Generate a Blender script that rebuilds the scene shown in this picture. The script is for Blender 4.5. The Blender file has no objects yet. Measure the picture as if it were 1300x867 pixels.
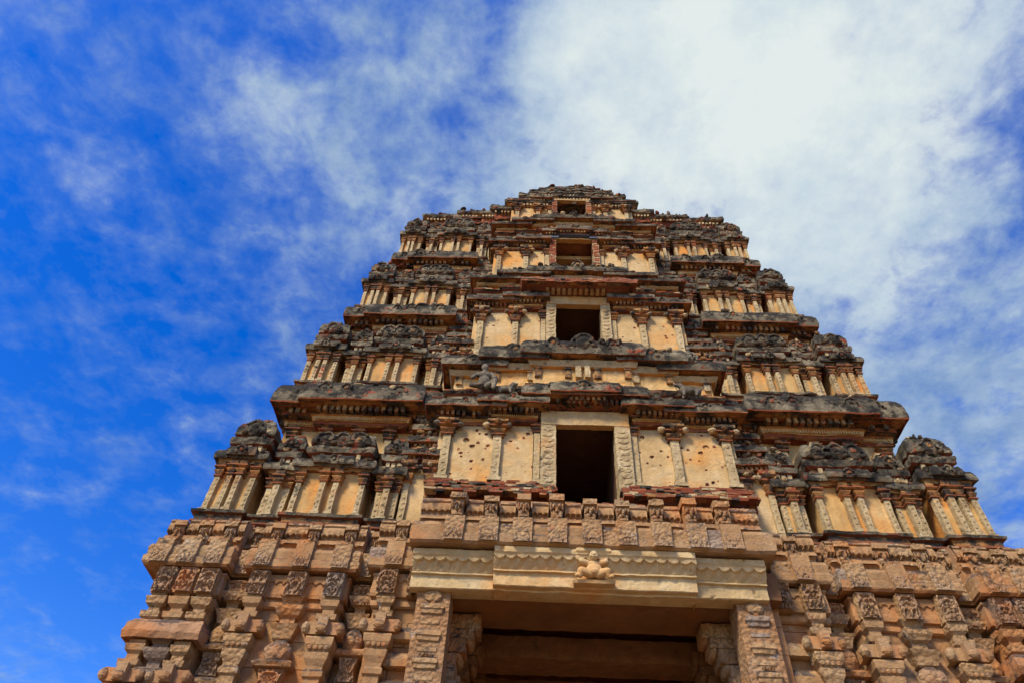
import bpy, math, random
import numpy as np
from mathutils import Vector, Matrix
random.seed(7); rng = np.random.default_rng(7)
scene = bpy.context.scene
COL = scene.collection
R = random.uniform

# ---------------------------------------------------------------- noise
def _h(ix, iy, iz, s):
    n = (ix*73856093) ^ (iy*19349663) ^ (iz*83492791) ^ (s*2654435761 & 0x7fffffff)
    n = (n ^ (n >> 13)) * 1274126177 & 0x7fffffff
    n = (n ^ (n >> 16)) * 668265263 & 0x7fffffff
    return ((n ^ (n >> 15)) & 0xffff) / 32767.5 - 1.0
def vnoise(P, s=0):
    i = np.floor(P).astype(np.int64); f = P - i; f = f*f*(3-2*f)
    r = 0
    for a in (0, 1):
        for b in (0, 1):
            for c in (0, 1):
                w = (f[:,0] if a else 1-f[:,0])*(f[:,1] if b else 1-f[:,1])*(f[:,2] if c else 1-f[:,2])
                r = r + w*_h(i[:,0]+a, i[:,1]+b, i[:,2]+c, s)
    return r
def disp(P, amp, carve=0.0):
    amp = np.broadcast_to(np.asarray(amp, float), (len(P),)); carve = np.broadcast_to(np.asarray(carve, float), (len(P),))
    P = P.copy(); m = amp > 0
    if m.any():
        Q = P[m]; o = np.zeros_like(Q)
        for k in range(3):
            o[:,k] = vnoise(Q*2.7+k*17.3, 1+k)*0.9 + vnoise(Q*9+k*7.1, 5+k)*0.8 + vnoise(Q*24+k*3.7, 9+k)*0.45
        o[:,2] *= 0.8
        P[m] = Q + o*amp[m][:,None]
    m = carve > 0
    if m.any():
        Q = P[m]; P[m,1] -= carve[m]*((1-2*np.abs(vnoise(Q*11, 21)))*0.8+vnoise(Q*27, 22)*0.5)
    return P

# ---------------------------------------------------------------- mesh builder
class MB:
    def __init__(s): s.V=[]; s.Q=[]; s.T=[]; s.qm=[]; s.tm=[]; s.n=0; s.A=[]; s.C=[]
    def add(s, V, Q=None, T=None, mi=0, amp=0.0, carve=0.0):
        V = np.asarray(V, float); s.A.append(np.full(len(V),amp)); s.C.append(np.full(len(V),carve))
        if Q is not None and len(Q):
            Q = np.asarray(Q, int); s.Q.append(Q+s.n)
            s.qm.append(np.asarray(mi) if np.ndim(mi) else np.full(len(Q), mi))
        if T is not None and len(T):
            T = np.asarray(T, int); s.T.append(T+s.n); s.tm.append(np.full(len(T), mi if np.ndim(mi)==0 else 0))
        s.V.append(V); s.n += len(V)
    def build(s, name, mats, parent=None, smooth=False, label=None):
        V = disp(np.concatenate(s.V), np.concatenate(s.A), np.concatenate(s.C))
        Q = np.concatenate(s.Q) if s.Q else np.zeros((0,4),int)
        T = np.concatenate(s.T) if s.T else np.zeros((0,3),int)
        mi = np.concatenate(s.qm+s.tm)
        me = bpy.data.meshes.new(name)
        me.vertices.add(len(V)); me.vertices.foreach_set('co', V.astype(np.float32).ravel())
        nl = Q.size+T.size; me.loops.add(nl)
        me.loops.foreach_set('vertex_index', np.concatenate([Q.ravel(), T.ravel()]).astype(np.int32))
        me.polygons.add(len(Q)+len(T))
        st = np.concatenate([np.arange(len(Q))*4, Q.size+np.arange(len(T))*3]).astype(np.int32)
        me.polygons.foreach_set('loop_start', st)
        me.polygons.foreach_set('material_index', mi.astype(np.int32))
        me.update(calc_edges=True); me.validate()
        if not isinstance(mats, (list, tuple)): mats = [mats]
        for m in mats: me.materials.append(m)
        me.polygons.foreach_set('use_smooth', np.full(len(me.polygons), bool(smooth)))
        o = bpy.data.objects.new(name, me); COL.objects.link(o)
        if parent: o.parent = parent
        if label: o['label'] = label
        return o

def grid(mb, o, u, v, nu, nv, **k):
    o=np.array(o,float);u=np.array(u,float);v=np.array(v,float)
    a=np.linspace(0,1,nu+1);b=np.linspace(0,1,nv+1)
    A,B=np.meshgrid(a,b); A=A.ravel()[:,None];B=B.ravel()[:,None]
    i=np.arange(nu);j=np.arange(nv);I,J=np.meshgrid(i,j);q=(J*(nu+1)+I).ravel()
    mb.add(o+A*u+B*v, np.stack([q,q+1,q+nu+2,q+nu+1],1), **k)
_BX = {}
def box(mb, x0,x1,y0,y1,z0,z1, seg=.12, **k):
    dx,dy,dz=x1-x0,y1-y0,z1-z0
    key=tuple(max(1,min(160,round(abs(d)/seg))) for d in (dx,dy,dz))
    if key not in _BX:
        nx,ny,nz=key; u=MB()
        grid(u,(0,0,0),(1,0,0),(0,0,1),nx,nz); grid(u,(1,1,0),(-1,0,0),(0,0,1),nx,nz)
        grid(u,(0,1,0),(0,-1,0),(0,0,1),ny,nz); grid(u,(1,0,0),(0,1,0),(0,0,1),ny,nz)
        grid(u,(0,1,0),(1,0,0),(0,-1,0),nx,ny); grid(u,(0,0,1),(1,0,0),(0,1,0),nx,ny)
        V=np.concatenate(u.V); Q=np.concatenate(u.Q)
        _,ix,inv=np.unique(np.round(V*1e5).astype(np.int64),axis=0,return_index=True,return_inverse=True); inv=inv.ravel()
        _BX[key]=(V[ix],inv[Q])
    V,Q=_BX[key]; mb.add(V*(dx,dy,dz)+(x0,y0,z0),Q,**k)
def loft(mb, x0,x1,yf,yb, prof, seg=.07, mi=0, amp=.01, carve=0., vs=.09, ends=True, sf=1.):
    """moulding swept round the left side, front and right side of a bay; prof = (outward, z[, material])"""
    P=[tuple(p)+(mi,) if len(p)==2 else tuple(p) for p in prof]
    Q=[P[0]]
    for a,b in zip(P,P[1:]):
        n=max(1,min(12,round(math.hypot(b[0]-a[0],b[1]-a[1])/vs)))
        for i in range(1,n+1): Q.append((a[0]+(b[0]-a[0])*i/n, a[1]+(b[1]-a[1])*i/n, b[2]))
    dmax=max(p[0] for p in Q)
    ns=max(1,min(60,round((yb-yf)/(seg*1.6)))) ; nf=max(1,min(240,round((x1-x0)/seg)))
    rings=[]
    ts=np.linspace(0,1,ns+1); tf=np.linspace(0,1,nf+1)
    for d,z,_ in Q:
        xa,xb,ya=x0-d*sf,x1+d*sf,yf-d
        if xa>xb: xa=xb=(xa+xb)/2
        L=np.stack([np.full(ns+1,xa), yb+(ya-yb)*ts, np.full(ns+1,z)],1)
        F=np.stack([xa+(xb-xa)*tf, np.full(nf+1,ya), np.full(nf+1,z)],1)
        Rr=np.stack([np.full(ns+1,xb), ya+(yb-ya)*ts, np.full(ns+1,z)],1)
        rings.append(np.concatenate([L,F[1:],Rr[1:]]))
    m=len(rings[0]); nr=len(rings)
    V=np.concatenate(rings); i=np.arange(m-1)
    F=[];M=[]
    for k in range(nr-1):
        F.append(np.stack([k*m+i,k*m+i+1,(k+1)*m+i+1,(k+1)*m+i],1)); M.append(np.full(m-1,Q[k+1][2]))
    n0=len(V); zt=Q[-1][1]; c=np.array([[(x0+x1)/2,(yf+yb)/2,zt],[(x0+x1)/2,(yf+yb)/2,Q[0][1]]])
    V=np.concatenate([V,c]); T=[[ (nr-1)*m+j,(nr-1)*m+j+1,n0] for j in range(m-1)]
    if ends: T+= [[j+1,j,n0+1] for j in range(m-1)]
    mb.add(V,np.concatenate(F),T,mi=0,amp=amp,carve=carve)
    mb.qm[-1]=np.concatenate(M); mb.tm[-1]=np.full(len(T),Q[-1][2])
_BL = {}
def ball(mb, c, r, n=10, **k):
    r=np.ones(3)*r
    if n not in _BL:
        th=np.linspace(0,2*math.pi,n,endpoint=False); ph=np.linspace(-math.pi/2+.01,math.pi/2-.01,max(5,n//2+1)); m=len(ph)
        V=np.concatenate([np.stack([np.cos(th)*math.cos(p),np.sin(th)*math.cos(p),np.full(n,math.sin(p))],1) for p in ph])
        _BL[n]=(V,[[a*n+b,a*n+(b+1)%n,(a+1)*n+(b+1)%n,(a+1)*n+b] for a in range(m-1) for b in range(n)])
    V,Q=_BL[n]; mb.add(V*r+np.array(c),Q,**k)
def bricks(mb, x0,x1,yf,yb,z,h=.045,rows=1,d=0.,ragged=.02,gap=.1,mi=0,step=0.):
    """courses of separate thin bricks, some stepped forward, some gone"""
    for r in range(rows):
        dd=d+step*r; zz=z+h*r
        for side in (0,1,2):
            a,b=(x0-dd,x1+dd) if side==1 else (yf-dd,yb)
            t=a
            while t<b-.02:
                l=min(R(.09,.24),b-t); 
                if R(0,1)>gap:
                    p=R(-ragged,ragged); e=R(0,.004); mi_=mi if mi!=BR else random.choices((BR,ST,DK,PA),(.55,.24,.15,.06))[0]
                    za,zb=zz+R(0,.006),zz+h-R(.002,.008)
                    if side==1: box(mb,t+e,t+l-e,yf-dd-p,yf-dd+.14,za,zb,seg=.12,mi=mi_,amp=.008)
                    elif side==0: box(mb,x0-dd-p,x0-dd+.14,t+e,t+l-e,za,zb,seg=.14,mi=mi_,amp=.008)
                    else: box(mb,x1+dd-.14,x1+dd+p,t+e,t+l-e,za,zb,seg=.14,mi=mi_,amp=.008)
                t+=l
    
# ---------------------------------------------------------------- materials
def ramp(nt, src, stops):
    n=nt.nodes.new('ShaderNodeValToRGB'); cr=n.color_ramp
    while len(cr.elements)<len(stops): cr.elements.new(.5)
    for e,(p,c) in zip(cr.elements,stops): e.position=p; e.color=(c,c,c,1) if np.ndim(c)==0 else tuple(c)+(1,)
    nt.links.new(src,n.inputs[0]); return n.outputs[0]
def weathered(name, cols, dark=(.035,.033,.028), dark_cov=.3, up=.5, red=(.26,.055,.02), red_cov=.15,
              orange=(.62,.22,.04), orange_cov=.2, pale=(.6,.52,.36), pale_cov=.08, bump=.5, scale=1., under=.0, streak=0., rough=.92, carve=0., isl=None, islf=.5):
    m=bpy.data.materials.new(name); m.use_nodes=True; nt=m.node_tree; N=nt.nodes; L=nt.links; N.clear()
    out=N.new('ShaderNodeOutputMaterial'); bs=N.new('ShaderNodeBsdfPrincipled'); L.new(bs.outputs[0],out.inputs[0])
    bs.inputs['Roughness'].default_value=rough; bs.inputs['Specular IOR Level'].default_value=.25
    tc=N.new('ShaderNodeTexCoord'); geo=N.new('ShaderNodeNewGeometry'); sep=N.new('ShaderNodeSeparateXYZ'); L.new(geo.outputs['True Normal'],sep.inputs[0])
    def noise(sc,det=5,off=0,ro=.6,vec=None,dist=0.):
        mp=N.new('ShaderNodeMapping'); mp.inputs['Location'].default_value=(off,off*1.7,off*.6)
        L.new(vec or tc.outputs['Object'],mp.inputs[0])
        n=N.new('ShaderNodeTexNoise'); n.inputs['Scale'].default_value=sc*scale; n.inputs['Detail'].default_value=det
        n.inputs['Roughness'].default_value=ro; n.inputs['Distortion'].default_value=dist; L.new(mp.outputs[0],n.inputs[0]); return n.outputs[0]
    def math_(op,a,b=None,c=None):
        n=N.new('ShaderNodeMath'); n.operation=op
        for i,x in enumerate((a,b,c)):
            if x is None: continue
            if isinstance(x,(int,float)): n.inputs[i].default_value=x
            else: L.new(x,n.inputs[i])
        return n.outputs[0]
    def mix(f,a,b):
        n=N.new('ShaderNodeMix'); n.data_type='RGBA'
        if isinstance(f,(int,float)): n.inputs[0].default_value=f
        else: L.new(f,n.inputs[0])
        for i,x in ((6,a),(7,b)):
            if isinstance(x,tuple): n.inputs[i].default_value=x+(1,)
            else: L.new(x,n.inputs[i])
        return n.outputs[2]
    def mask(src,cov,soft=.08):   # coverage 0..1 of a noise around .5
        c=.5+(.5-cov)*.44
        return ramp(nt,src,[(max(0,c-soft),0.),(min(1,c+soft),1.)])
    k=len(cols)
    base=ramp(nt,noise(1.6,6,3,.65),[(.3+.4*i/max(1,k-1),c) for i,c in enumerate(cols)])
    v=noise(7,4,11); base=mix(math_('MULTIPLY',math_('SUBTRACT',v,.35),.9),base,tuple(x*.62 for x in cols[0]))
    if isl:
        base=mix(islf,base,ramp(nt,geo.outputs['Random Per Island'],[((i+.5)/len(isl),c) for i,c in enumerate(isl)]))
    if orange_cov>0: base=mix(math_('MULTIPLY',mask(noise(1.1,5,23),orange_cov,.1),.85),base,orange)
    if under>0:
        dn=ramp(nt,sep.outputs[2],[(.2,1.),(.5,0.)])   # orange glow of bounced light put into the colour of downward faces
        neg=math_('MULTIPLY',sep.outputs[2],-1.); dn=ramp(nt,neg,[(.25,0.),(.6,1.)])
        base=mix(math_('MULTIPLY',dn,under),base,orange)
    if red_cov>0: 
        rn=noise(2.3,8,41,.7); base=mix(mask(rn,red_cov,.025),base,mix(noise(14,2,9),red,tuple(min(1,x*2.2) for x in red)))
    if pale_cov>0: base=mix(math_('MULTIPLY',mask(noise(5,7,57,.75),pale_cov,.04),.8),base,pale)
    if dark_cov>0 or up>0:
        dnz=noise(3.1,9,71,.72)
        upz=ramp(nt,sep.outputs[2],[(.05,0.),(.6,1.)])
        a=math_('ADD',dnz,math_('MULTIPLY',upz,up*.3))
        dm=mask(a,dark_cov,.05)
        dk=mix(mask(noise(9,5,83,.7),.35,.1),dark,tuple(min(1,x*(3.2-.3*i_)) for i_,x in enumerate(dark)))
        base=mix(math_('MULTIPLY',dm,.93),base,dk)
    if streak>0:
        mp=N.new('ShaderNodeMapping'); mp.inputs['Scale'].default_value=(7,7,.5); L.new(tc.outputs['Object'],mp.inputs[0])
        sn=N.new('ShaderNodeTexNoise'); sn.inputs['Scale'].default_value=1; sn.inputs['Detail'].default_value=6; L.new(mp.outputs[0],sn.inputs[0])
        base=mix(math_('MULTIPLY',mask(sn.outputs[0],.3,.12),streak),base,(.1,.07,.04))
    L.new(base,bs.inputs['Base Color'])
    b1=N.new('ShaderNodeBump'); b1.inputs['Strength'].default_value=min(1,bump); b1.inputs['Distance'].default_value=.045
    h=math_('ADD',noise(26,9,5,.75),math_('MULTIPLY',noise(7,3,15),.6))
    vo=N.new('ShaderNodeTexVoronoi'); vo.inputs['Scale'].default_value=16; L.new(tc.outputs['Object'],vo.inputs[0])
    if carve>0: h=math_('ADD',h,math_('MULTIPLY',vo.outputs[0],-carve))
    pit=mask(noise(45,2,33),.12,.03); h=math_('SUBTRACT',h,math_('MULTIPLY',pit,.35))
    L.new(h,b1.inputs['Height']); L.new(b1.outputs[0],bs.inputs['Normal'])
    return m
M={}
GI=[(.44,.21,.075),(.60,.44,.24),(.46,.26,.15),(.58,.20,.05),(.54,.33,.15),(.34,.25,.18),(.52,.31,.13),(.26,.12,.05),(.50,.28,.11),(.40,.19,.08),(.56,.30,.10)]
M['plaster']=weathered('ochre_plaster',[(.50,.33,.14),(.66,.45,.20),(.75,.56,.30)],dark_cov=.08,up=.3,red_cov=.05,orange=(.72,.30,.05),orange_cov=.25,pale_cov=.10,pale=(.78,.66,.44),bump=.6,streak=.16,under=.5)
M['plaster_warm']=weathered('warm_ochre_plaster',[(.50,.29,.10),(.66,.41,.15),(.74,.53,.25)],dark_cov=.10,up=.3,red_cov=.07,orange=(.70,.26,.04),orange_cov=.36,pale_cov=.08,pale=(.76,.62,.4),bump=.5,streak=.3,under=.6)  # stronger orange than the plain ochre plaster
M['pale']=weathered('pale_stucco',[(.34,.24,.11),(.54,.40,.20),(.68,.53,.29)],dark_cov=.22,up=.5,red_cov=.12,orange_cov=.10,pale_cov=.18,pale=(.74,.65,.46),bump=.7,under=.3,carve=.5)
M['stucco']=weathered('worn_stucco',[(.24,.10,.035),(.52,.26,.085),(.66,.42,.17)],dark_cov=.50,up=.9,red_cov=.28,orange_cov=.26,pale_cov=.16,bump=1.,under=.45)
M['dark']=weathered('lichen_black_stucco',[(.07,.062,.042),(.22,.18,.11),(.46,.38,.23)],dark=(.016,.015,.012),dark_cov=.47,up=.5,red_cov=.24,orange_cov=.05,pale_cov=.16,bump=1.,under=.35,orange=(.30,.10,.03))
M['brick']=weathered('old_red_brick',[(.14,.035,.016),(.30,.075,.028),(.42,.15,.06)],dark_cov=.26,up=.8,red_cov=0,orange=(.55,.2,.06),orange_cov=.12,pale_cov=.1,bump=.8,isl=[(.10,.03,.02),(.36,.08,.025),(.22,.05,.02),(.45,.2,.1),(.3,.06,.02)],islf=.5)
M['granite']=weathered('ochre_granite',[(.32,.155,.065),(.50,.28,.125),(.58,.39,.21)],dark_cov=.2,up=.5,red=(.42,.10,.03),red_cov=.08,orange=(.66,.22,.045),orange_cov=.22,pale=(.58,.49,.36),pale_cov=.14,bump=.8,under=.0,dark=(.06,.05,.045),streak=.3,isl=GI,islf=.5)
M['granite_carved']=weathered('carved_granite',[(.33,.17,.075),(.52,.31,.145),(.62,.46,.27)],dark_cov=.2,up=.5,red=(.42,.10,.03),red_cov=.07,orange=(.66,.22,.045),orange_cov=.16,pale=(.6,.53,.42),pale_cov=.2,bump=1.,under=.0,dark=(.06,.05,.045),carve=1.1,isl=GI,islf=.48)
M['granite_grey']=weathered('grey_granite',[(.28,.19,.13),(.40,.29,.20),(.50,.38,.25)],dark_cov=.08,up=.3,red_cov=.05,orange_cov=.14,pale_cov=.15,pale=(.5,.47,.42),bump=1.,carve=1.)
M['lintel']=weathered('pale_lintel_stone',[(.50,.34,.15),(.64,.46,.22),(.72,.57,.32)],dark_cov=.09,up=.25,red_cov=.03,orange_cov=.17,orange=(.68,.30,.07),pale_cov=.1,bump=.45,streak=.12)
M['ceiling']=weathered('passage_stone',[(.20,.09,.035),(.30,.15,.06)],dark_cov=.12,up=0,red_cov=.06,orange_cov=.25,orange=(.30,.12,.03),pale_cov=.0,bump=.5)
M['reveal_shade']=weathered('shaded_reveal_plaster',[(.12,.055,.028),(.18,.085,.04)],dark_cov=.2,up=0,red_cov=0,orange_cov=0,pale_cov=0,bump=.5)  # dark brown paints the shade inside the window openings
M['stucco_grey']=weathered('grey_worn_stucco',[(.16,.13,.09),(.30,.25,.17),(.42,.34,.22)],dark_cov=.3,up=.7,red_cov=.12,orange_cov=.12,pale_cov=.14,bump=1.)
M['slate']=weathered('grey_slab',[(.10,.11,.13),(.17,.18,.21)],dark_cov=.1,up=0,red_cov=.04,orange_cov=0,pale_cov=.05,bump=.4)
M['ground']=weathered('ground_earth',[(.20,.13,.07),(.28,.19,.11)],dark_cov=.02,up=0,red_cov=0,orange_cov=.1,pale_cov=.1,bump=.5,scale=.3)
A3=[M['stucco'],M['dark'],M['brick'],M['pale'],M['plaster_warm']]   # slots 0..4
ST,DK,BR,PA,PL=range(5)

# ---------------------------------------------------------------- root
root=bpy.data.objects.new('temple_tower',None); COL.objects.link(root)
root['label']='towering weathered brick and granite temple gateway with tiers of miniature shrines and dark windows'
root['category']='temple tower'

# ---------------------------------------------------------------- decorative pieces
def pilaster(parent, x, yf, yb, z0, z1, w=.14, bracket=True, mats=None, cap=.30, rosettes=True, hn=None):
    mb=MB(); h=z1-z0; c=z1-h*cap; e=w*.5; q=h*cap
    loft(mb,x-e,x+e,yf,yb,[(w*.28,z0,PA),(w*.28,z0+h*.05,PA),(w*.05,z0+h*.07,PA),(0,z0+h*.08,PA),(0,c,PA),
        (w*.28,c+q*.03,ST),(w*.28,c+q*.1,BR),(0,c+q*.13,ST),(w*.15,c+q*.2,ST),(w*.42,c+q*.34,ST),(w*.42,c+q*.40,ST),(w*.1,c+q*.46,ST),(w*.1,c+q*.5,BR),
        (w*.62,c+q*.58,ST),(w*.62,c+q*.66,BR),(w*.1,c+q*.70,BR),(w*.2,c+q*.72,ST),(w*.8 if bracket else w*.3,c+q*.84,ST),(w*.8 if bracket else w*.3,z1,ST)],
        seg=.05,amp=.007,vs=.06)
    if rosettes:
        k=int((c-z0)/(w*1.25))
        for i in range(k): ball(mb,(x,yf,z0+h*.1+(i+.5)*(c-z0-h*.1)/k),(w*.27,.014,w*.32),8,mi=PA,amp=.012)
    if bracket:
        for s in (-1,1):
            box(mb,min(x,x+s*(e+w*.95)),max(x,x+s*(e+w*.95)),yf-.03,yb,z1-q*.28,z1-q*.06,seg=.06,mi=ST,amp=.01)
            ball(mb,(x+s*(e+w*.92),yf-.04,z1-q*.3),(w*.5,w*.45,w*.42),10,mi=random.choice((ST,PA,DK)),amp=.02)
        ball(mb,(x,yf-w*.8,z1-q*.26),(w*.42,w*.5,w*.42),10,mi=random.choice((ST,PA,DK)),amp=.02)
    return mb.build('pilaster',A3,parent)
def arc(mb,x,y,z,r,t,mi,a0=-.15,a1=1.15,sq=1.,amp=.01):
    n=14; k=6; V=[]
    for i in range(n+1):
        a=math.pi*(a0+(a1-a0)*i/n)
        for j in range(k):
            b=2*math.pi*j/k; rr=r+math.cos(b)*t; V.append((x+math.cos(a)*rr,y-math.sin(b)*t*sq,z+math.sin(a)*rr))
    Q=[[i*k+j,i*k+(j+1)%k,(i+1)*k+(j+1)%k,(i+1)*k+j] for i in range(n) for j in range(k)]
    mb.add(V,Q,mi=mi,amp=amp)
def kudu(mb,x,y,z,r,mi=DK):
    ball(mb,(x,y+.04,z),(r*1.15,r*.6,r*.95),12,mi=mi,amp=.02)
    arc(mb,x,y-r*.3,z,r*.72,r*.17,mi,amp=.028,a0=R(-.2,.1),a1=R(.9,1.2))
    ball(mb,(x-r*.9,y-r*.1,z-r*.5),(r*.35,r*.3,r*.25),8,mi=mi,amp=.015); ball(mb,(x+r*.9,y-r*.1,z-r*.5),(r*.35,r*.3,r*.25),8,mi=mi,amp=.015)
    ball(mb,(x,y-r*.28,z),(r*.34,r*.22,r*.34),8,mi=random.choice((ST,mi,mi,mi,BR)),amp=.02)
DENT=ST
def dentils(mb,x0,x1,yf,yb,z,h,d,pitch=.085,mi=ST,sides=True):
    n=max(2,int((x1-x0)/pitch)); 
    for i in range(n):
        if R(0,1)<.07: continue
        x=x0+(i+.5)*(x1-x0)/n; w=(x1-x0)/n*.27; j=R(-.006,.006)
        box(mb,x-w,x+w,yf-d+j,yf+.03,z,z+h*R(.85,1),seg=.05,mi=mi,amp=.006)
    if sides:
        n=max(2,int((yb-yf)/pitch))
        for i in range(min(n,30)):
            y=yf+(i+.5)*pitch; w=pitch*.3
            if y+w>yb: break
            box(mb,x0-d,x0+.03,y-w,y+w,z,z+h,seg=.08,mi=mi,amp=.006); box(mb,x1-.03,x1+d,y-w,y+w,z,z+h,seg=.08,mi=mi,amp=.006)
def kapota(x0,x1,yf,yb,z,over,h,s=1.,name='cornice',parent=root,kudus=(),den=.085,amp=.02,arch=True,sides=True,low=.36,bk=True,lip=DK):
    """architrave, dentil row and curved drip cornice; z = height of the drip edge"""
    mb=MB(); L=low*s; o=over; s1=s
    P=[]
    if arch: P+=[(0,z-L-.02*s,ST),(.10*o,z-L,ST),(.12*o,z-L+.05*s,BR),(.06*o,z-L+.065*s,ST),(.16*o,z-L+.07*s,PL),(.22*o,z-L+.17*s,PL),(.30*o,z-L+.175*s,PL),(.32*o,z-L+.2*s,ST)]
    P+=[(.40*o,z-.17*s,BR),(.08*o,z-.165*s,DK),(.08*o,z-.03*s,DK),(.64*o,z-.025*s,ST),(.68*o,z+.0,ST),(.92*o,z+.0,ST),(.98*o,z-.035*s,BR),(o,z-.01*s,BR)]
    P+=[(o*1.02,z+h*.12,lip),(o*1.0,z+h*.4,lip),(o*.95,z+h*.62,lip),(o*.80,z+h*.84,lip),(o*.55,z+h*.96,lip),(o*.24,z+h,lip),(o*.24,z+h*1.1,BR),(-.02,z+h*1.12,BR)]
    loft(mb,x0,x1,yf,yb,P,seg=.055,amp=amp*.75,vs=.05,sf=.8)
    if arch:
        n=max(2,int((x1-x0)/(.05*s)))
        for i in range(n):
            x=x0+(i+.5)*(x1-x0)/n
            box(mb,x-.012*s,x+.012*s,yf-.25*o,yf,z-L+.08*s,z-L+.165*s,seg=.1,mi=PL,amp=.004)
    dentils(mb,x0,x1,yf,yb,z-.165*s,.14*s,.60*o,den*1.45*max(s,.62),DENT,sides)
    for kx in kudus: kudu(mb,kx+R(-.03,.03),yf-over*.90,z+h*R(.38,.5),min(h*.48,.17)*R(.7,1.05),DK)
    for i in range(int((x1-x0)*4.5)):      # swollen lichen and broken knobs along the lip
        ball(mb,(R(x0,x1),yf-over*R(.6,.95),z+h*R(.3,.9)),(R(.05,.15),.05,R(.03,.09)*max(s,.7)),10,mi=lip if R(0,1)<.8 else PA,amp=.03)
    if bk: bricks(mb,x0,x1,yf-over*.12,yb,z+h*1.08,h=.045*max(s,.8),rows=2,ragged=.03,gap=.2,mi=BR)
    return mb.build(name,A3,parent)
def roof_mesh(x0,x1,yf,yb,z0,z1,kind,parent):
    """barrel or domed roof of a miniature shrine, often half eroded"""
    mb=MB(); h=z1-z0; w=x1-x0; br=R(0,1)
    loft(mb,x0+.06*w,x1-.06*w,yf+.04,yb,[(0,z0,ST),(0,z0+h*.2,ST)],amp=.01,seg=.06)
    for s in (.2,.5,.8):    # neck posts
        xx=x0+w*s; box(mb,xx-.035,xx+.035,yf-.01,yf+.1,z0,z0+h*.22,seg=.07,mi=PA,amp=.008)
    e=.07
    loft(mb,x0+.03*w,x1-.03*w,yf+.02,yb,[(0,z0+h*.2,BR),(e,z0+h*.22,BR),(e*1.3,z0+h*.3,DK),(e*1.25,z0+h*.36,DK),(e*.2,z0+h*.38,BR),(e*.2,z0+h*.42,ST),(e,z0+h*.44,BR),(e,z0+h*.5,DK),
        (e*.9,z0+h*.62,DK),(e*.3,z0+h*.76,DK),(-w*.10,z0+h*.88,DK),(-w*.22,z0+h*.95,DK)],seg=.05,amp=.028,vs=.05)
    if kind=='wide':
        for s in (.22,.5,.78): kudu(mb,x0+w*s,yf-e,z0+h*.55,h*.2,DK)
    else: kudu(mb,(x0+x1)/2,yf-e,z0+h*.56,min(w*.3,h*.2),DK)
    bricks(mb,x0+w*.2,x1-w*.2,yf+.02+w*.14,yb,z0+h*.87,h=.045,rows=2,ragged=.03,gap=.25,mi=BR,d=0,step=-.02)
    for i in range(int(9+w*8)):
        v=R(.3,.9); q=max(0,v-.6)*w*.4; ball(mb,(R(x0+q+.04,x1-q-.04),yf-.03+q,z0+h*v),(R(.03,.08),.05,R(.02,.06)),8,mi=random.choice((DK,DK,BR,ST,PA)),amp=.03)
    return mb.build('shrine_roof',A3,parent)
def shrine(x0,x1,yf,yb,z0,z1,kind,s=1.):
    """plinth, pilastered body, cornice, neck and roof"""
    H=z1-z0; w=x1-x0; zp=z0+H*.09; zc=z0+H*(.50 if z0<9 else .47); zk=z0+H*(.61 if z0<9 else .58); mb=MB()
    loft(mb,x0,x1,yf,yb,[(.10,z0-.30,ST),(.12,z0-.2,BR),(.0,z0-.18,ST),(.0,z0-.02,ST),(.06,z0,BR),(.06,z0+.03,BR),(.02,z0+.035,ST),(.02,zp-.07,ST),(.08,zp-.06,BR),(.09,zp-.015,DK),(.03,zp,BR),(-.02,zp+.01,ST)],seg=.06,amp=.014,vs=.05)
    loft(mb,x0+.05,x1-.05,yf+.07,yb,[(0,zp-.02,PL),(0,zc+.05,PL)],seg=.1,amp=.006,vs=.1)
    bricks(mb,x0,x1,yf,yb,zp-.055,h=.04,rows=1,d=.07,ragged=.02,gap=.15,mi=BR)
    o=mb.build('miniature_shrine',A3,root)
    pw=.10*s
    if kind=='slim': xs=[x0+w*.12,x0+w*.5,x1-w*.12]; 
    elif kind=='square': xs=[x0+pw*.5,x0+w*.39,x0+w*.61,x1-pw*.5]
    else: xs=[x0+pw*.6,x0+w*.41,x0+w*.59,x1-pw*.6]
    for i,xx in enumerate(xs):
        mid=0<i<len(xs)-1; dy=-.05 if mid else 0
        if kind=='slim' and not mid: dy=.06
        pilaster(o,xx,yf+dy,yf+.12,zp,zc+.02,w=pw*(1.05 if mid and kind=='slim' else .92),bracket=False,rosettes=s>.9,cap=.30)
    # cornice of the shrine with a raised middle
    cb=MB(); ov=.11; k=zk-zc
    pr=lambda a: [(0,zc,ST),(.03,zc+.01,ST),(.035,zc+k*.18,PA),(ov*.5+a,zc+k*.2,PA),(ov+a,zc+k*.14,DK),(ov*1.1+a,zc+k*.26,DK),(ov*1.12+a,zc+k*.55,DK),(ov*.85+a,zc+k*.85,DK),(0,zc+k*1.05,BR)]
    loft(cb,x0,x1,yf+.02,yb,pr(0),seg=.05,amp=.018,vs=.05)
    if kind!='slim':
        loft(cb,x0+w*.3,x1-w*.3,yf-.05,yb,[(d,z+k*.12,m) for d,z,m in pr(.0)],seg=.05,amp=.018,vs=.05)
        kudu(cb,(x0+x1)/2,yf-.05-ov,zc+k*.6,k*.4)
    for i in range(int(w*7)): ball(cb,(R(x0,x1),yf-ov*R(.5,1),zc+k*R(.4,.9)),(R(.03,.07),.05,R(.02,.06)),8,mi=random.choice((DK,DK,PA)),amp=.02)
    bricks(cb,x0,x1,yf+.05,yb,zc+k*.88,h=.04,rows=1,d=.05,ragged=.03,gap=.3,mi=BR)
    cb.build('shrine_cornice',A3,o)
    ins=.05*w
    roof_mesh(x0+ins,x1-ins,yf+.07,yb,zk-.01,z1,'wide' if kind=='wide' else 'small',o)
    return o

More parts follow.
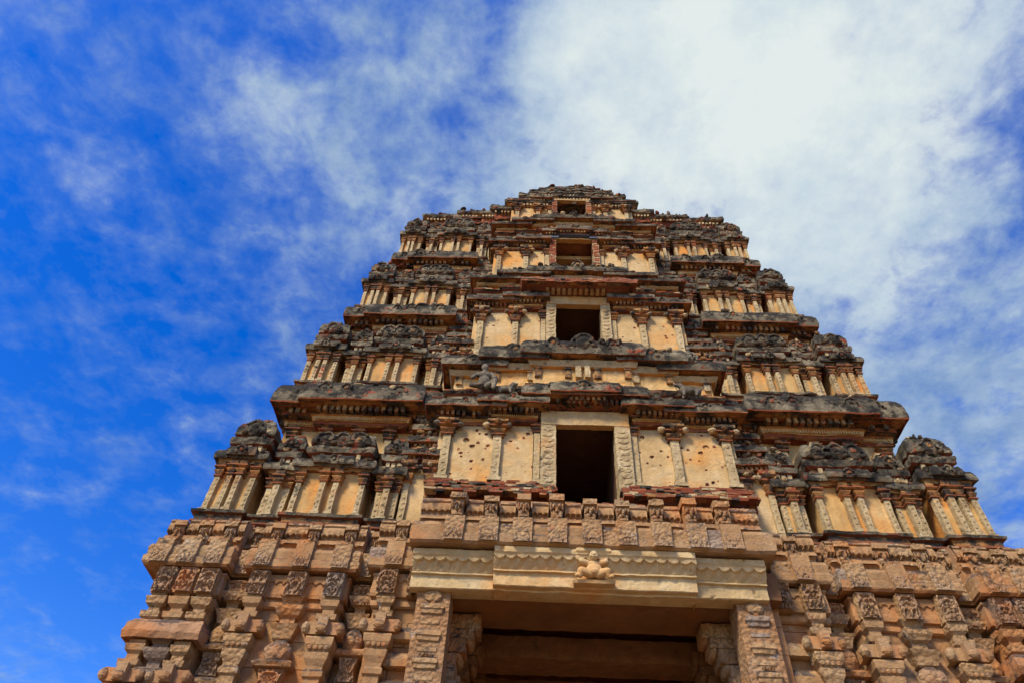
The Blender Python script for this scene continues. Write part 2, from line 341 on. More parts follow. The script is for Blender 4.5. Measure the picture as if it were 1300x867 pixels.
# ---------------------------------------------------------------- brick storeys, sides
# tier: scale, shrine front y, wall y, base z, shrine top z, drip z, overhang
TI=[(1.00, 9.88,10.45, 8.22,10.66,11.14,.43,.56),
    (.918,10.50,11.02,11.98,14.44,14.60,.35,.46),
    (.842,11.08,11.62,15.28,17.76,17.95,.29,.42),
    (.782,11.66,12.20,18.46,21.0,21.15,.22,.28)]
CB=[2.85,2.55,2.3,2.0]
YB=18.6
for t,(s,ys,yw,z0,z1,zd,ov,hc) in enumerate(TI):
    hw=5.85*s if t else 5.85; ybk=YB-(yw-10.45)
    # core of the storey, left and right of the window passage, above and below it
    zlow=7.9 if t==0 else TI[t-1][5]+.1; ztop=zd+.25 if t<3 else 21.3
    for sd in (-1,1):
        mb=MB(); a,b=(sd*.75,sd*hw); a,b=min(a,b),max(a,b)
        box(mb,a,b,yw,ybk,zlow,ztop,seg=.25,mi=0,amp=.01)
        mb.build('storey_wall',[M['plaster_warm']],root)
        # plastered frieze of short pilasters showing between the shrine roofs
        for u in (5.65,5.0,4.35,3.75,3.2):
            pilaster(root,sd*u*s,yw-.10,yw+.05,zd-.98,zd-.34,w=.13*s,bracket=False,cap=.42,rosettes=False)
        # wall cornice: continuous run plus the bay that steps forward over the wide shrine
        xa,xb=sorted((sd*3.25*s,sd*hw))
        ks=[sd*5.6*s] 
        kapota(xa,xb,yw,ybk,zd,ov*.78,hc,s=.95,kudus=ks)
        xa,xb=sorted((sd*5.42*s,sd*(hw-.03)))
        kapota(xa,xb,yw-.07,yw+.3,zd+.01,ov*.95,hc*1.05,s=.97,kudus=[sd*5.62*s],sides=False,low=.2)
        xa,xb=sorted((sd*3.45*s,sd*5.25*s))
        kapota(xa,xb,yw-.15,yw+.3,zd+.02,ov,hc*1.03,s=.98,kudus=[sd*u_*s for u_ in random.sample((3.62,4.0,4.35,4.72,5.1),random.choice((1,2,3)))])
        sh=[(5.78,6.52,ys,'square'),(5.16,5.58,ys+.04,'slim'),(3.82,5.05,ys-.02,'wide'),(3.26,3.64,ys+.05,'slim')]
        for a,b,y,k in sh:
            xa,xb=sorted((sd*a*s,sd*b*s)); dz=R(-.05,.03)
            zt=z1+dz-{'square':.02,'slim':.27,'wide':.14}[k]*(1 if t<3 else .3)
            if t==0 and k=='square': zt+=.12
            shrine(xa,xb,y,(y+.75 if k=='square' else yw+.1),z0,zt,k,s)
        # half niche bay against the central bay, two small storeys of it
        xa,xb=sorted((sd*2.72*s,sd*3.22*s)); yn=ys+.14
        n=MB(); zn=z0+(z1-z0)*.62
        loft(n,xa,xb,yn+.06,yw+.1,[(0,z0-.2,PL),(0,zn,PL)],seg=.1,amp=.005)
        bricks(n,xa,xb,yn,yw,z0+.02,h=.05,rows=3,ragged=.03,gap=.1,mi=0)
        no=n.build('niche_bay',[M['plaster']]*5 if False else [M['brick'],M['dark'],M['brick'],M['pale'],M['plaster']],root)
        for xx in (xa+.06,xb-.06): pilaster(no,xx,yn,yn+.12,z0+.18,zn,w=.11*s,bracket=True,cap=.34)
        ztgt=(TI[t+1][3] if t<3 else 21.6)+.1; zz=zn; k=0; wv=xb-xa
        while zz<ztgt-.25:
            e=.03*k*s; yy=yn+.04+(yw+.12-ys)*min(1,(zz-zn)/(ztgt-zn+.01))*.95
            kapota(xa+e,xb-e+(0),yy,yy+1.2,zz+.12,.15,.17,s=.5,kudus=[(xa+xb)/2] if k%2==0 else [],low=.2,parent=no,name='niche_cornice')
            f=MB(); hh=.30*s; box(f,xa+e+.05,xb-e-.05,yy+.12,yy+1.2,zz+.2,zz+.5,seg=.08,mi=PL,amp=.006)
            for xx in (xa+e+.09,(xa+xb)/2,xb-e-.09): box(f,xx-.035,xx+.035,yy+.05,yy+.2,zz+.26,zz+.5,seg=.05,mi=random.choice((PA,ST)),amp=.012)
            for q in range(6): ball(f,(R(xa,xb),yy-.02,zz+R(.25,.45)),(R(.03,.07),.05,R(.03,.06)),8,mi=random.choice((DK,DK,ST,BR)),amp=.03)
            f.build('niche_neck',A3,no); zz+=.40*max(s,.85); k+=1
        # narrow recess walls at the back get vertical posts
        for u in (5.68,5.11,3.73,): 
            pilaster(root,sd*u*s,yw-.12,yw+.02,z0+.1,z0+(z1-z0)*.5,w=.09,bracket=False,cap=.3,rosettes=False)
        # the flank of the tower: a shrine row down the side
        for j in range(3):
            yy=ys+1.1+j*1.5; x_in=sd*(hw-.05); x_out=sd*(6.35*s)
            xa,xb=sorted((x_in,x_out))
            fb=MB(); H=z1-z0
            loft(fb,xa,xb,yy,yy+.95,[(.0,z0-.2,ST),(.05,z0,BR),(.05,z0+H*.1,BR),(-.02,z0+H*.11,PL),(-.02,z0+H*.42,PL),(.1,z0+H*.44,DK),(.1,z0+H*.5,DK),(0,z0+H*.56,BR),(-.04,z0+H*.66,ST),(.06,z0+H*.68,DK),(.04,z0+H*.85,DK),(-.12,z0+H,DK)],seg=.09,amp=.02)
            fb.build('miniature_shrine',A3,root)

# crumbling remains along the very top: swollen roof stumps with nothing level about them
for sd in (-1,1):
    for a,b,y,z,h in ((4.62,4.95,12.0,20.85,.32),(3.95,4.6,11.9,21.1,.34),(3.4,3.95,12.0,21.05,.3),(2.75,3.5,11.9,21.25,.32),(2.35,2.85,11.85,21.2,.34),(1.95,2.45,11.75,21.3,.42)):
        mb=MB(); xa,xb=sorted((sd*a,sd*b)); z+=R(-.05,.05)
        loft(mb,xa,xb,y,y+1.6,[(0,z-.35,ST),(0,z-.02,BR),(.12,z,ST),(.15,z+.03,DK),(.15,z+h*.4,DK),(.08,z+h*.75,DK),(-.06,z+h*.95,DK),(-.16,z+h*1.05,DK)],seg=.045,amp=.04,vs=.045)
        dentils(mb,xa,xb,y,y+.5,z-.11,.09,.08,.1,PA,False)
        for q in range(int((b-a)*16)): ball(mb,(R(xa,xb),y-R(-.1,.12),z+h*R(.2,1.)),(R(.04,.10),.08,R(.03,.08)),8,mi=random.choice((DK,DK,BR,ST)),amp=.04)
        mb.build('roof_stump',A3,root)

# ---------------------------------------------------------------- central bay
def panel(parent,x0,x1,y,z0,z1,pits=6,holes=()):
    mb=MB(); nx=max(2,int((x1-x0)/.022)); nz=max(2,int((z1-z0)/.022))
    grid(mb,(x0,y,z0),(x1-x0,0,0),(0,0,z1-z0),nx,nz,amp=0)
    V=mb.V[0]; 
    hs=[(R(x0,x1),R(z0,z1),R(.006,.03),R(.015,.04)) for _ in range(pits)]+[(hx,hz,r,.12) for hx,hz,r in holes]
    n=vnoise(V*6,3)*.006+vnoise(V*25,4)*.003; V[:,1]+=n
    mi=np.zeros(len(mb.Q[0]),int); C=V[mb.Q[0]].mean(1)
    for hx,hz,r,d in hs:
        q=np.hypot((V[:,0]-hx),(V[:,2]-hz)*1.1)+vnoise(V*22,6)*.008
        V[:,1]+=np.clip((r-q)/.02,0,1)*d
        q=np.hypot((C[:,0]-hx),(C[:,2]-hz)*1.1)+vnoise(C*22,6)*.008
        mi[q<r+.008]=1
    mb.qm[0]=mi
    return mb.build('wall_panel',[M['plaster'],M['brick']],parent)
def rounded_frame(parent,ow,fw,y,yb,z0,zt,zf,orn=True):
    l=MB(); box(l,-fw,fw,y-.012,y+.13,zt,zf,seg=.05,mi=0,amp=.009,carve=.004); j=l.build('window_frame',[M['plaster']],parent)
    for s in (-1,1):
        mb=MB(); a,b=sorted((s*ow,s*fw)); box(mb,a,b,y,yb,z0,zt,seg=.05,mi=0,amp=.008,carve=.008)
        if orn:
            k=int((zt-z0)/.13)
            for i in range(k): ball(mb,(s*(ow+fw)/2,y,z0+(i+.5)*.13),((fw-ow)*.36,.018,.055),10,mi=0,amp=.012,carve=.012)
        else: bricks(mb,a,b,y-.01,yb,z0,h=.05,rows=int((zt-z0)/.05),ragged=.012,gap=.45,mi=1)
        mb.build('jamb',[M['pale'],M['brick']],j)
    # thick jamb walls, back of the niche passage
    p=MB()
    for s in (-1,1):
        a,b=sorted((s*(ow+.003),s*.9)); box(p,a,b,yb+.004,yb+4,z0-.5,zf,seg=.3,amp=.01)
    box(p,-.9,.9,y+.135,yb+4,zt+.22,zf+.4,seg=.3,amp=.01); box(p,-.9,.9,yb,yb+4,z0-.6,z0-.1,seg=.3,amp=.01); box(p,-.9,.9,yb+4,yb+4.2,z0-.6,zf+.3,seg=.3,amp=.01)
    p.build('window_reveal',[M['reveal_shade']],j)
    return j
def attic(y,zb,zt,halves):
    """stepped attic under the next window: brick courses, mini posts, pale moulding and a dark swollen lip"""
    for bi,(xa,xb,dy,dz) in enumerate(halves):
        for sd in ((-1,1) if xa>0 else (1,)):
            a,b=(sd*xa,sd*xb) if xa>0 else (-xb,xb)
            a,b=min(a,b),max(a,b); yy=y-dy; z=zb; h=zt+dz-zb; H=h/1.55
            mb=MB()
            loft(mb,a,b,yy,y+1.,[(.02,z-.12,ST),(.10,z-.08,ST),(.11,z-.02,PA),(.16,z,BR),(.2,z+.06*H,DK),(.14,z+.07*H,BR),(.18,z+.14*H,DK),(.06,z+.17*H,ST),(.02,z+h-1.25*H+.05,PL),(.02,z+h-.82*H,PL),
                (.1,z+h-.81*H,PL),(.13,z+h-.74*H,PA),(.15,z+h-.66*H,PA),(.07,z+h-.64*H,ST),(.07,z+h-.60*H,ST),(.24,z+h-.60*H,ST),(.29,z+h-.62*H,BR),(.31,z+h-.52*H,DK),(.30,z+h-.38*H,DK),(.22,z+h-.18*H,DK),(.1,z+h-.04*H,DK),(0,z+h,BR)],seg=.045,amp=.013,vs=.05)
            n=max(1,round((b-a)/.62)); zp=z+h-.82*H
            for i in range(n+1):
                xx=a+.08+(b-a-.16)*i/n
                box(mb,xx-.06,xx+.06,yy-.07,yy+.1,zp-.26*H,zp,seg=.04,mi=random.choice((PA,ST,ST)),amp=.014); box(mb,xx-.075,xx+.075,yy-.09,yy+.1,zp-.04*H,zp+.02,seg=.04,mi=ST,amp=.008)
            if xa<=0:
                for q in (-.09,.09): box(mb,q-.055,q+.055,yy-.12,yy+.1,zp-.3*H,zp+.04,seg=.04,mi=PA,amp=.01)
                kudu(mb,0,yy-.27,zt+dz-.28*H,.24*H)
                for q in (-.62,.62): kudu(mb,q*(xb/1.),yy-.26,zt+dz-.34*H,.17*H)
            else: kudu(mb,(a+b)/2,yy-.25,zt+dz-.36*H,.17*H)
            for i in range(int((b-a)*13)): ball(mb,(R(a,b),yy-R(.2,.28),zt+dz-H*R(.2,.5)),(R(.04,.1),.07,R(.03,.08)),8,mi=random.choice((DK,DK,DK,PA)),amp=.03)
            bricks(mb,a,b,yy+.1,y+.6,z+h-.05,h=.04,rows=2,ragged=.03,gap=.15,mi=BR)
            bricks(mb,a,b,yy,y+.6,z+.05,h=.042,rows=4,d=.17,ragged=.04,gap=.12,mi=BR,step=-.03)
            mb.build('attic_cornice',A3,root)
#      wall y, half, col xs, col w, zbase,ztop, ow, fw, win z0,zt,zf
CE=[(9.98,2.72,(1.62,2.55),.15,9.28,10.62,.54,.82,8.85,10.60,10.94),
    (10.58,2.46,(1.47,2.28),.14,13.0,14.78,.53,.75,13.3,15.0,15.30),
    (11.08,2.22,(1.33,2.07),.13,16.6,18.15,.51,.68,16.9,18.60,18.66),
    (11.62,1.90,(1.05,1.70),.12,20.0,21.42,.46,.62,20.2,21.72,21.78)]
for t,(y,hw,cx,cw,zb,zt,ow,fw,w0,w1,wf) in enumerate(CE):
    for sd in (-1,1):
        a,b=sorted((sd*(fw-.02),sd*hw)); mb=MB()
        box(mb,a,b,y+.03,y+1.2,zb-.5,zt+.35,seg=.2,amp=.006); core=mb.build('bay_wall',[M['plaster']],root)
        edges=[fw+.14]+list(cx)
        for i in range(2):
            e0=edges[i]+(cw/2 if i else 0); e1=edges[i+1]-cw/2; xa,xb=sorted((sd*e0,sd*e1))
            hl=[]
            if t==0 and i==0: hl=[(sd*(fw+.24),zt-.17,.035)]
            if t==0 and i==1: hl=[(sd*2.2,zt-.36,.05),(sd*2.08,zt-.5,.04)]
            panel(core,xa,xb,y-.005,zb+.03,zt-.02,pits=(17 if (t==0 and i==1) else 7),holes=hl)
        pilaster(core,sd*(fw+.07),y-.05,y+.05,zb,zt+.05,w=.11,bracket=False,cap=.16,rosettes=False)
        for c in cx: pilaster(core,sd*c,y-.09,y+.05,zb,zt+.02,w=cw,bracket=True,cap=.24)
        # brick ledge below the panels
        lb=MB(); a,b=sorted((sd*(ow+.08),sd*(hw+.05)))
        if t==0:
            for k in range(11):
                z_=zb-.02-.045*(k+1); c_=R(0,.25) if k<2 else 0
                aa,bb=sorted((sd*(ow+.02+(.14+c_ if k<3 else 0)),sd*(hw+.02))); bricks(lb,aa,bb,y-.12-.035*k,y+.3,z_,h=.045,rows=1,ragged=.045,gap=.16,mi=BR)
            box(lb,a,b,y-.2,y+.3,zb-.55,zb-.2,seg=.08,amp=.01,mi=BR)
        else: bricks(lb,a,b,y-.14,y+.3,zb-.16,h=.045,rows=4,ragged=.035,gap=.1,mi=BR,step=-.02)
        box(lb,a,b,y-.1,y+.3,zb-.3,zb-.02,seg=.08,amp=.01,mi=BR)
        lb.build('brick_ledge',A3,core)
        # cornice over the panels, outer and inner step
        o1=(.34,.24,.20,.17)[t]
        xa,xb=sorted((sd*(cx[0]+.12),sd*(hw+.02))); kapota(xa,xb,y,y+1.,zt+.24,o1,.24-.02*t,s=.8-.06*t,kudus=[(xa+xb)/2],low=.3)
        xa,xb=sorted((sd*(fw+.12),sd*(cx[0]+.14))); kapota(xa,xb,y-.07,y+1.,zt+.31,o1,.24-.02*t,s=.8-.06*t,kudus=[(xa+xb)/2],low=.3)
    rounded_frame(root,ow,fw,y-.12,y+.25,w0,w1,wf,orn=t<2)
    if t in (0,2):
        kapota(-(fw+.14),fw+.14,y-.16,y+1.,wf+.17,(.30,0,.12)[t],(.30,0,.2)[t],s=.8-.08*t,kudus=[-.6,.6],arch=False)
        kapota(-.42,.42,y-.21,y,wf+.20,(.31,0,.12)[t],(.32,0,.22)[t],s=.8-.08*t,kudus=[0],arch=False,bk=False)
# red brick hood above the third window
mb=MB()
loft(mb,-1.0,1.0,10.38,11.2,[(0,15.31,ST),(.05,15.33,ST),(.1,15.36,BR),(.30,15.37,BR),(.37,15.31,BR),(.39,15.42,BR),(.34,15.52,BR),(.2,15.58,BR)],seg=.05,amp=.02,vs=.05)
dentils(mb,-.8,.8,10.36,10.5,15.28,.09,.12,.13,PA,False)
bricks(mb,-1.,1.,10.38,10.9,15.36,h=.045,rows=4,d=.37,ragged=.03,gap=.05,mi=BR,step=-.035)
mb.build('brick_hood',A3,root)
# grey slabs over the second window from the top
for a,b,y,z in ((-1.12,-.43,10.90,18.62),(-.42,.42,10.86,18.70),(.43,1.12,10.90,18.62)):
    mb=MB(); box(mb,a,b,y,11.02,z,z+.11,seg=.1,amp=.006); mb.build('stone_slab',[M['slate']],root)
mb=MB(); box(mb,-.9,.9,11.5,11.7,18.42,18.58,seg=.1,amp=.006); mb.build('inner_beam',[M['plaster']],root)
attic(9.98,11.42,12.98,[(-1,.98,.06,.0),(.98,1.82,-.02,-.12),(1.82,2.58,-.12,-.36)])
attic(10.52,15.50,16.50,[(-1,.95,-.02,.02),(.95,1.7,-.06,-.14),(1.7,2.36,-.14,-.34)])
attic(11.12,19.02,19.92,[(-1,.88,0,.02),(.88,1.5,-.04,-.12),(1.5,2.1,-.12,-.3)])
# the ruined crest: ragged brick steps over the topmost window
for hw_,z,h,y in ((1.98,21.55,.30,11.62),(1.62,21.86,.34,11.56),(1.25,22.10,.34,11.56),(.92,22.34,.32,11.6),(.62,22.6,.25,11.66)):
    mb=MB(); x=R(-.05,.05)
    if hw_>1.9:
        for sd in (-1,1):
            a,b=sorted((sd*.72,sd*hw_)); loft(mb,a,b,y,y+1.5,[(0,z-.1,ST),(.1,z+.02,ST),(.14,z+.03,DK),(.14,z+h*.6,DK),(.03,z+h,BR)],seg=.05,amp=.025,vs=.05); dentils(mb,a,b,y,y+.4,z-.09,.08,.1,.1,PA,False)
    else:
        loft(mb,x-hw_,x+hw_,y,y+1.5,[(0,z-.1,ST),(0,z,BR),(.09,z+.02,ST),(.12,z+.03,DK),(.12,z+h*.35,DK),(.05,z+h*.5,BR),(.05,z+h*.6,ST),(.10,z+h*.62,DK),(.08,z+h*.85,DK),(0,z+h,DK)],seg=.05,amp=.03,vs=.05)
        dentils(mb,x-hw_,x+hw_,y,y+.4,z-.09,.08,.08,.1,PA,False)
    bricks(mb,x-hw_,x+hw_,y+.02,y+1.4,z+h*.55,h=.045,rows=3,d=.08,ragged=.05,gap=.25,mi=BR,step=-.03)
    for i in range(int(hw_*9)): ball(mb,(x+R(-hw_,hw_),y-R(.02,.12),z+h*R(.3,1.)),(R(.04,.1),.06,R(.03,.07)),8,mi=random.choice((DK,DK,ST,BR)),amp=.035)
    mb.build('crest_step',A3,root)
mb=MB(); box(mb,-1.9,1.9,12.0,17.0,21.2,21.9,seg=.3,amp=.02); box(mb,-.6,.6,12.1,16.5,21.9,22.7,seg=.3,amp=.02); box(mb,-4.5,4.5,12.4,16.8,21.0,21.35,seg=.3,amp=.02); mb.build('roof',[M['dark']],root)

# ---------------------------------------------------------------- small broken statues on the ledges
def blobs(name,parts,mats,parent,vox=.02,amp=.006):
    mb=MB()
    for c,r in parts: ball(mb,c,r,12,amp=amp)
    o=mb.build(name,mats,parent,smooth=True)
    md=o.modifiers.new('r','REMESH'); md.mode='VOXEL'; md.voxel_size=vox; md.use_smooth_shade=True
    dg=bpy.context.evaluated_depsgraph_get(); me=bpy.data.meshes.new_from_object(o.evaluated_get(dg))
    o.modifiers.clear(); old=o.data; o.data=me; me.name=name; bpy.data.meshes.remove(old)
    if not me.materials:
        me.materials.append(mats)
    return o
def chain(pts,rs,n=5):
    out=[]
    for (a,ra),(b,rb) in zip(zip(pts,rs),zip(pts[1:],rs[1:])):
        for i in range(n):
            t=i/n; out.append((tuple(a[k]+(b[k]-a[k])*t for k in range(3)), ra+(rb-ra)*t))
    out.append((pts[-1],rs[-1])); return out
def seated(x,y,z,h,s=1):
    k=h/.6
    P=[((x,y,z+.24*k),(.095*k,.08*k,.12*k)),((x,y,z+.37*k),(.125*k,.08*k,.07*k)),((x,y-.01,z+.45*k),.04*k),((x,y-.03,z+.53*k),(.062*k,.06*k,.075*k))]
    P+=chain([(x+.12*k,y,z+.40*k),(x+.20*k,y-.03,z+.28*k),(x+.15*k,y-.12*k,z+.20*k)],[.04*k,.034*k,.03*k])
    P+=chain([(x-.12*k,y,z+.40*k),(x-.19*k,y-.02,z+.30*k)],[.04*k,.036*k])
    P+=chain([(x+.06*k,y,z+.13*k),(x+.19*k,y-.1*k,z+.15*k),(x+.17*k,y-.1*k,z)],[.055*k,.048*k,.035*k])
    P+=chain([(x-.06*k,y,z+.13*k),(x-.18*k,y-.08*k,z+.06*k),(x-.02*k,y-.14*k,z+.03*k)],[.055*k,.045*k,.03*k])
    return blobs('statue',P,M['stucco_grey'],root,vox=.012,amp=.006)
seated(-1.95,9.64,11.2,.72); 
def beast(x,y,z,k,d):
    P=chain([(x-.2*k*d,y,z+.16*k),(x+.14*k*d,y,z+.2*k)],[.11*k,.12*k],6)+chain([(x+.14*k*d,y,z+.24*k),(x+.24*k*d,y-.03,z+.34*k)],[.09*k,.08*k])+[((x+.32*k*d,y-.04,z+.33*k),(.08*k,.06*k,.055*k))]
    for a in (-.18,.14):
        for b in (-.06,.06): P+=chain([(x+a*k*d,y+b*k,z+.12*k),(x+(a+.02)*k*d,y+b*k,z)],[.05*k,.035*k])
    P+=chain([(x-.28*k*d,y,z+.2*k),(x-.36*k*d,y,z+.32*k)],[.03*k,.02*k])
    return blobs('beast_statue',P,M['stucco_grey'],root,vox=.012,amp=.008)
beast(-1.52,9.66,11.2,.62,1); beast(2.0,9.64,11.22,.75,-1)
seated(2.35,10.35,12.95,.45)

# ---------------------------------------------------------------- granite parapet with heads
def head_block(parent,x,y,z,w,h,dep,mat):
    """lion-like face bracket"""
    mb=MB(); e=w/2; wr=R(0,1)**2*.022+.004; g=R(.8,1.15)
    box(mb,x-e*1.05,x+e*1.05,y-.02,y+dep,z+h*.80,z+h,seg=.04,amp=wr)
    box(mb,x-e*.8,x+e*.8,y+.03,y+dep,z,z+h*.82,seg=.04,amp=wr)
    if R(0,1)<.85: arc(mb,x,y+.02,z+h*.52,e*.72,e*.16,0,a0=-.05,a1=1.05,amp=wr)
    for s in (-1,1):
        ball(mb,(x+s*e*.38,y+.0,z+h*.60),(e*.25*g,.04,h*.09),10,amp=wr)
        ball(mb,(x+s*e*.38,y-.035,z+h*.59),(e*.12,.02,h*.04),8,amp=.002)
        if R(0,1)<.8: ball(mb,(x+s*e*.42,y+.01,z+h*.34),(e*.36*g,.05,h*.11),10,amp=wr)
        if R(0,1)<.7: ball(mb,(x+s*e*.82,y+.04,z+h*.62),(e*.16,.05,h*.16*g),8,amp=wr)
        for q in range(3): box(mb,x+s*e*(.12+.2*q)-.008,x+s*e*(.12+.2*q)+.008,y-.035,y+.02,z+h*.20,z+h*.27,seg=.05,amp=.002)
    ball(mb,(x,y-.03,z+h*.45),(e*.22*g,.05,h*.12),10,amp=wr); ball(mb,(x,y+.0,z+h*.12),(e*.5,.045,h*.09),10,amp=wr)
    return mb.build('lion_head',[mat],parent)
def carved(parent,x0,x1,yf,yb,z0,z1,mat,name='carved_block',tilt=.0,rel=.03,flare=0.):
    mb=MB(); nx=max(4,int((x1-x0)/.014)); nz=max(4,int((z1-z0)/.014))
    box(mb,x0,x1,yf+.01,yb,z0,z1,seg=.08,amp=.005)
    grid(mb,(x0+.004,yf,z0+.004),(x1-x0-.008,0,0),(0,tilt,z1-z0-.008),nx,nz)
    V=mb.V[-1]; cx=(x0+x1)/2; cz=(z0+z1)/2; a=np.abs(V[:,0]-cx)/(x1-x0)*2; b=(V[:,2]-cz)/(z1-z0)*2
    r=np.hypot(a,b); th=np.arctan2(b,a); sd=R(0,6)
    pat=np.cos(th*random.choice((3,4,5,6))+r*R(2,6)+sd)*np.sin(r*R(7,10)+sd); st=np.stack([a*3+sd,b*3+sd,b*0],1)
    pat=np.tanh((pat*.8+vnoise(st*1.8,31)*1.0+vnoise(st*4.5,32)*.6)*2.6)
    edge=np.clip((1-np.maximum(a,np.abs(b)))*6,0,1)
    V[:,1]-=rel*(.3+.45*pat)*edge; V[:,1]-=rel*(1-edge)*.6
    mb.V[-1]=disp(V,.0025)
    if flare:
        for W in mb.V: W[:,0]=cx+(W[:,0]-cx)*(1+flare*np.cos((W[:,2]-cz)/(z1-z0)*6.0)*-1)
    return mb.build(name,[mat],parent)
GM=lambda: random.choice([M['granite_carved']]*11+[M['granite_grey']]+[M['granite']]*4)
def parapet(x0,x1,ylip,ytop,yb,heads,zl=7.08,zt=8.22,hw=.23,grey=False):
    side=zt<8.1
    if side: zl=7.01; zt-=.06
    mb=MB(); D=ytop-ylip; z=zl
    loft(mb,x0,x1,ytop,yb,[(-.1,z+.0),(D*.5,z+.02),(D*.95,z-.01),(D,z+.02),(D,z+.14),(D*.86,z+.2),(D*.84,z+.26),(D*.80,z+.36),(D*.55,z+.38),(D*.55,z+.50),(D*.62,z+.52),(D*.62,z+.60),(D*.5,z+.64),(D*.42,z+.80),(D*.42,min(z+.86,zt-.05)),(D*.18,zt-.02),(0,zt)],seg=.06,amp=.008,vs=.07,sf=.12)
    o=mb.build('parapet',[M['granite']],root)
    # joint-wise stone courses and scalloped garland blocks between the heads
    hs=sorted(heads); bnd=[x0-D*.08]+hs+[x1+D*.08]
    for a,b in zip(bnd,bnd[1:]):
        a2=a+hw*.5 if a in hs else a; b2=b-hw*.5 if b in hs else b
        if b2-a2<.05: continue
        m=MB(); y=ytop-D*.62-R(0,.02)
        n=max(8,int((b2-a2)/.015)); grid(m,(a2,y,z+.52),(b2-a2,0,0),(0,.0,.40),n,26)
        V=m.V[0]; u=(V[:,0]-a2)/(b2-a2)*max(2,round((b2-a2)/.09)); v=(V[:,2]-z-.52)/.40
        sc=.34+.10*np.abs(np.sin(u*math.pi)); V[:,1]+=np.where(v<sc,.075,0)+np.where(v<.12,-.05,0)-.035*np.sin(np.clip((v-sc)/(1-sc),0,1)*math.pi)*(v>sc)-.03*((v>.8)&(v<.93)); V[:,1]+=v*D*.2-.05
        m.V[0]=disp(V,.006)
        box(m,a2,b2,y+.06,y+.3,z+.5,z+.93,seg=.1,amp=.004)
        m.build('garland_course',[GM() if R(0,1)<.5 else M['granite']],o)
        m=MB(); yl=ylip-R(0,.02)
        t=a2
        while t<b2-.03:
            l=min(R(.18,.4),b2-t); 
            if b2-t-l<.08: l=b2-t
            loft(m,t+.005,t+l-.005,yl+.06,yl+.3,[(.0,z+.02),(.05,z+.03),(.055,z+.12),(.03,z+.16),(.035,z+.2),(.045,z+.27),(.02,z+.33),(-.02,z+.35)],seg=.05,amp=.006,vs=.04); t+=l
        m.build('lip_stone',[GM() if R(0,1)<.4 else M['granite']],o)
    for hx in hs:
        mt=GM(); head_block(o,hx,ytop-D*(.45 if side else .62)-.13,z+.42,hw*R(.78,.92),R(.40,.45) if side else R(.44,.54),.3,mt)
        carved(o,hx-hw*.56,hx+hw*.56,ylip-.045,ylip+.3,z-.0,z+.40,GM(),tilt=.05)
    b=MB(); box(b,x0-.03,x1+.03,ytop-.04,ytop+.3,zt-.06,zt+.015,seg=.06,mi=BR,amp=.01); bricks(b,x0,x1,ytop-.02,yb,zt-.02,h=.045,rows=2,d=.05,ragged=.04,gap=.15,mi=BR,step=-.03); b.build('brick_ledge',A3,o)
    return o
parapet(-2.5,2.28,8.40,9.12,10.0,[-2.0,-1.52,-1.05,-.57,-.09,.38,.86,1.34,1.81],zt=8.2,hw=.24)
for sd in (-1,1):
    def rg(a,b): return sorted((sd*a,sd*b))
    a,b=rg(2.52,3.18); parapet(a,b,8.98,9.5,10.2,[sd*2.88],zt=8.03)
    a,b=rg(3.22,3.42); parapet(a,b,9.35,9.75,10.2,[sd*3.32],zt=8.0,hw=.2)
    a,b=rg(3.5,5.0); parapet(a,b,9.12,9.66,10.2,[sd*x for x in (3.68,4.25,4.82)],zt=8.03)
    a,b=rg(5.0,5.32); parapet(a,b,9.38,9.75,10.3,[sd*5.16],zt=8.0,hw=.2)
    a,b=rg(5.38,6.5); parapet(a,b,9.12,9.66,17.5,[sd*x for x in (5.55,5.95,6.35)],zt=8.03)

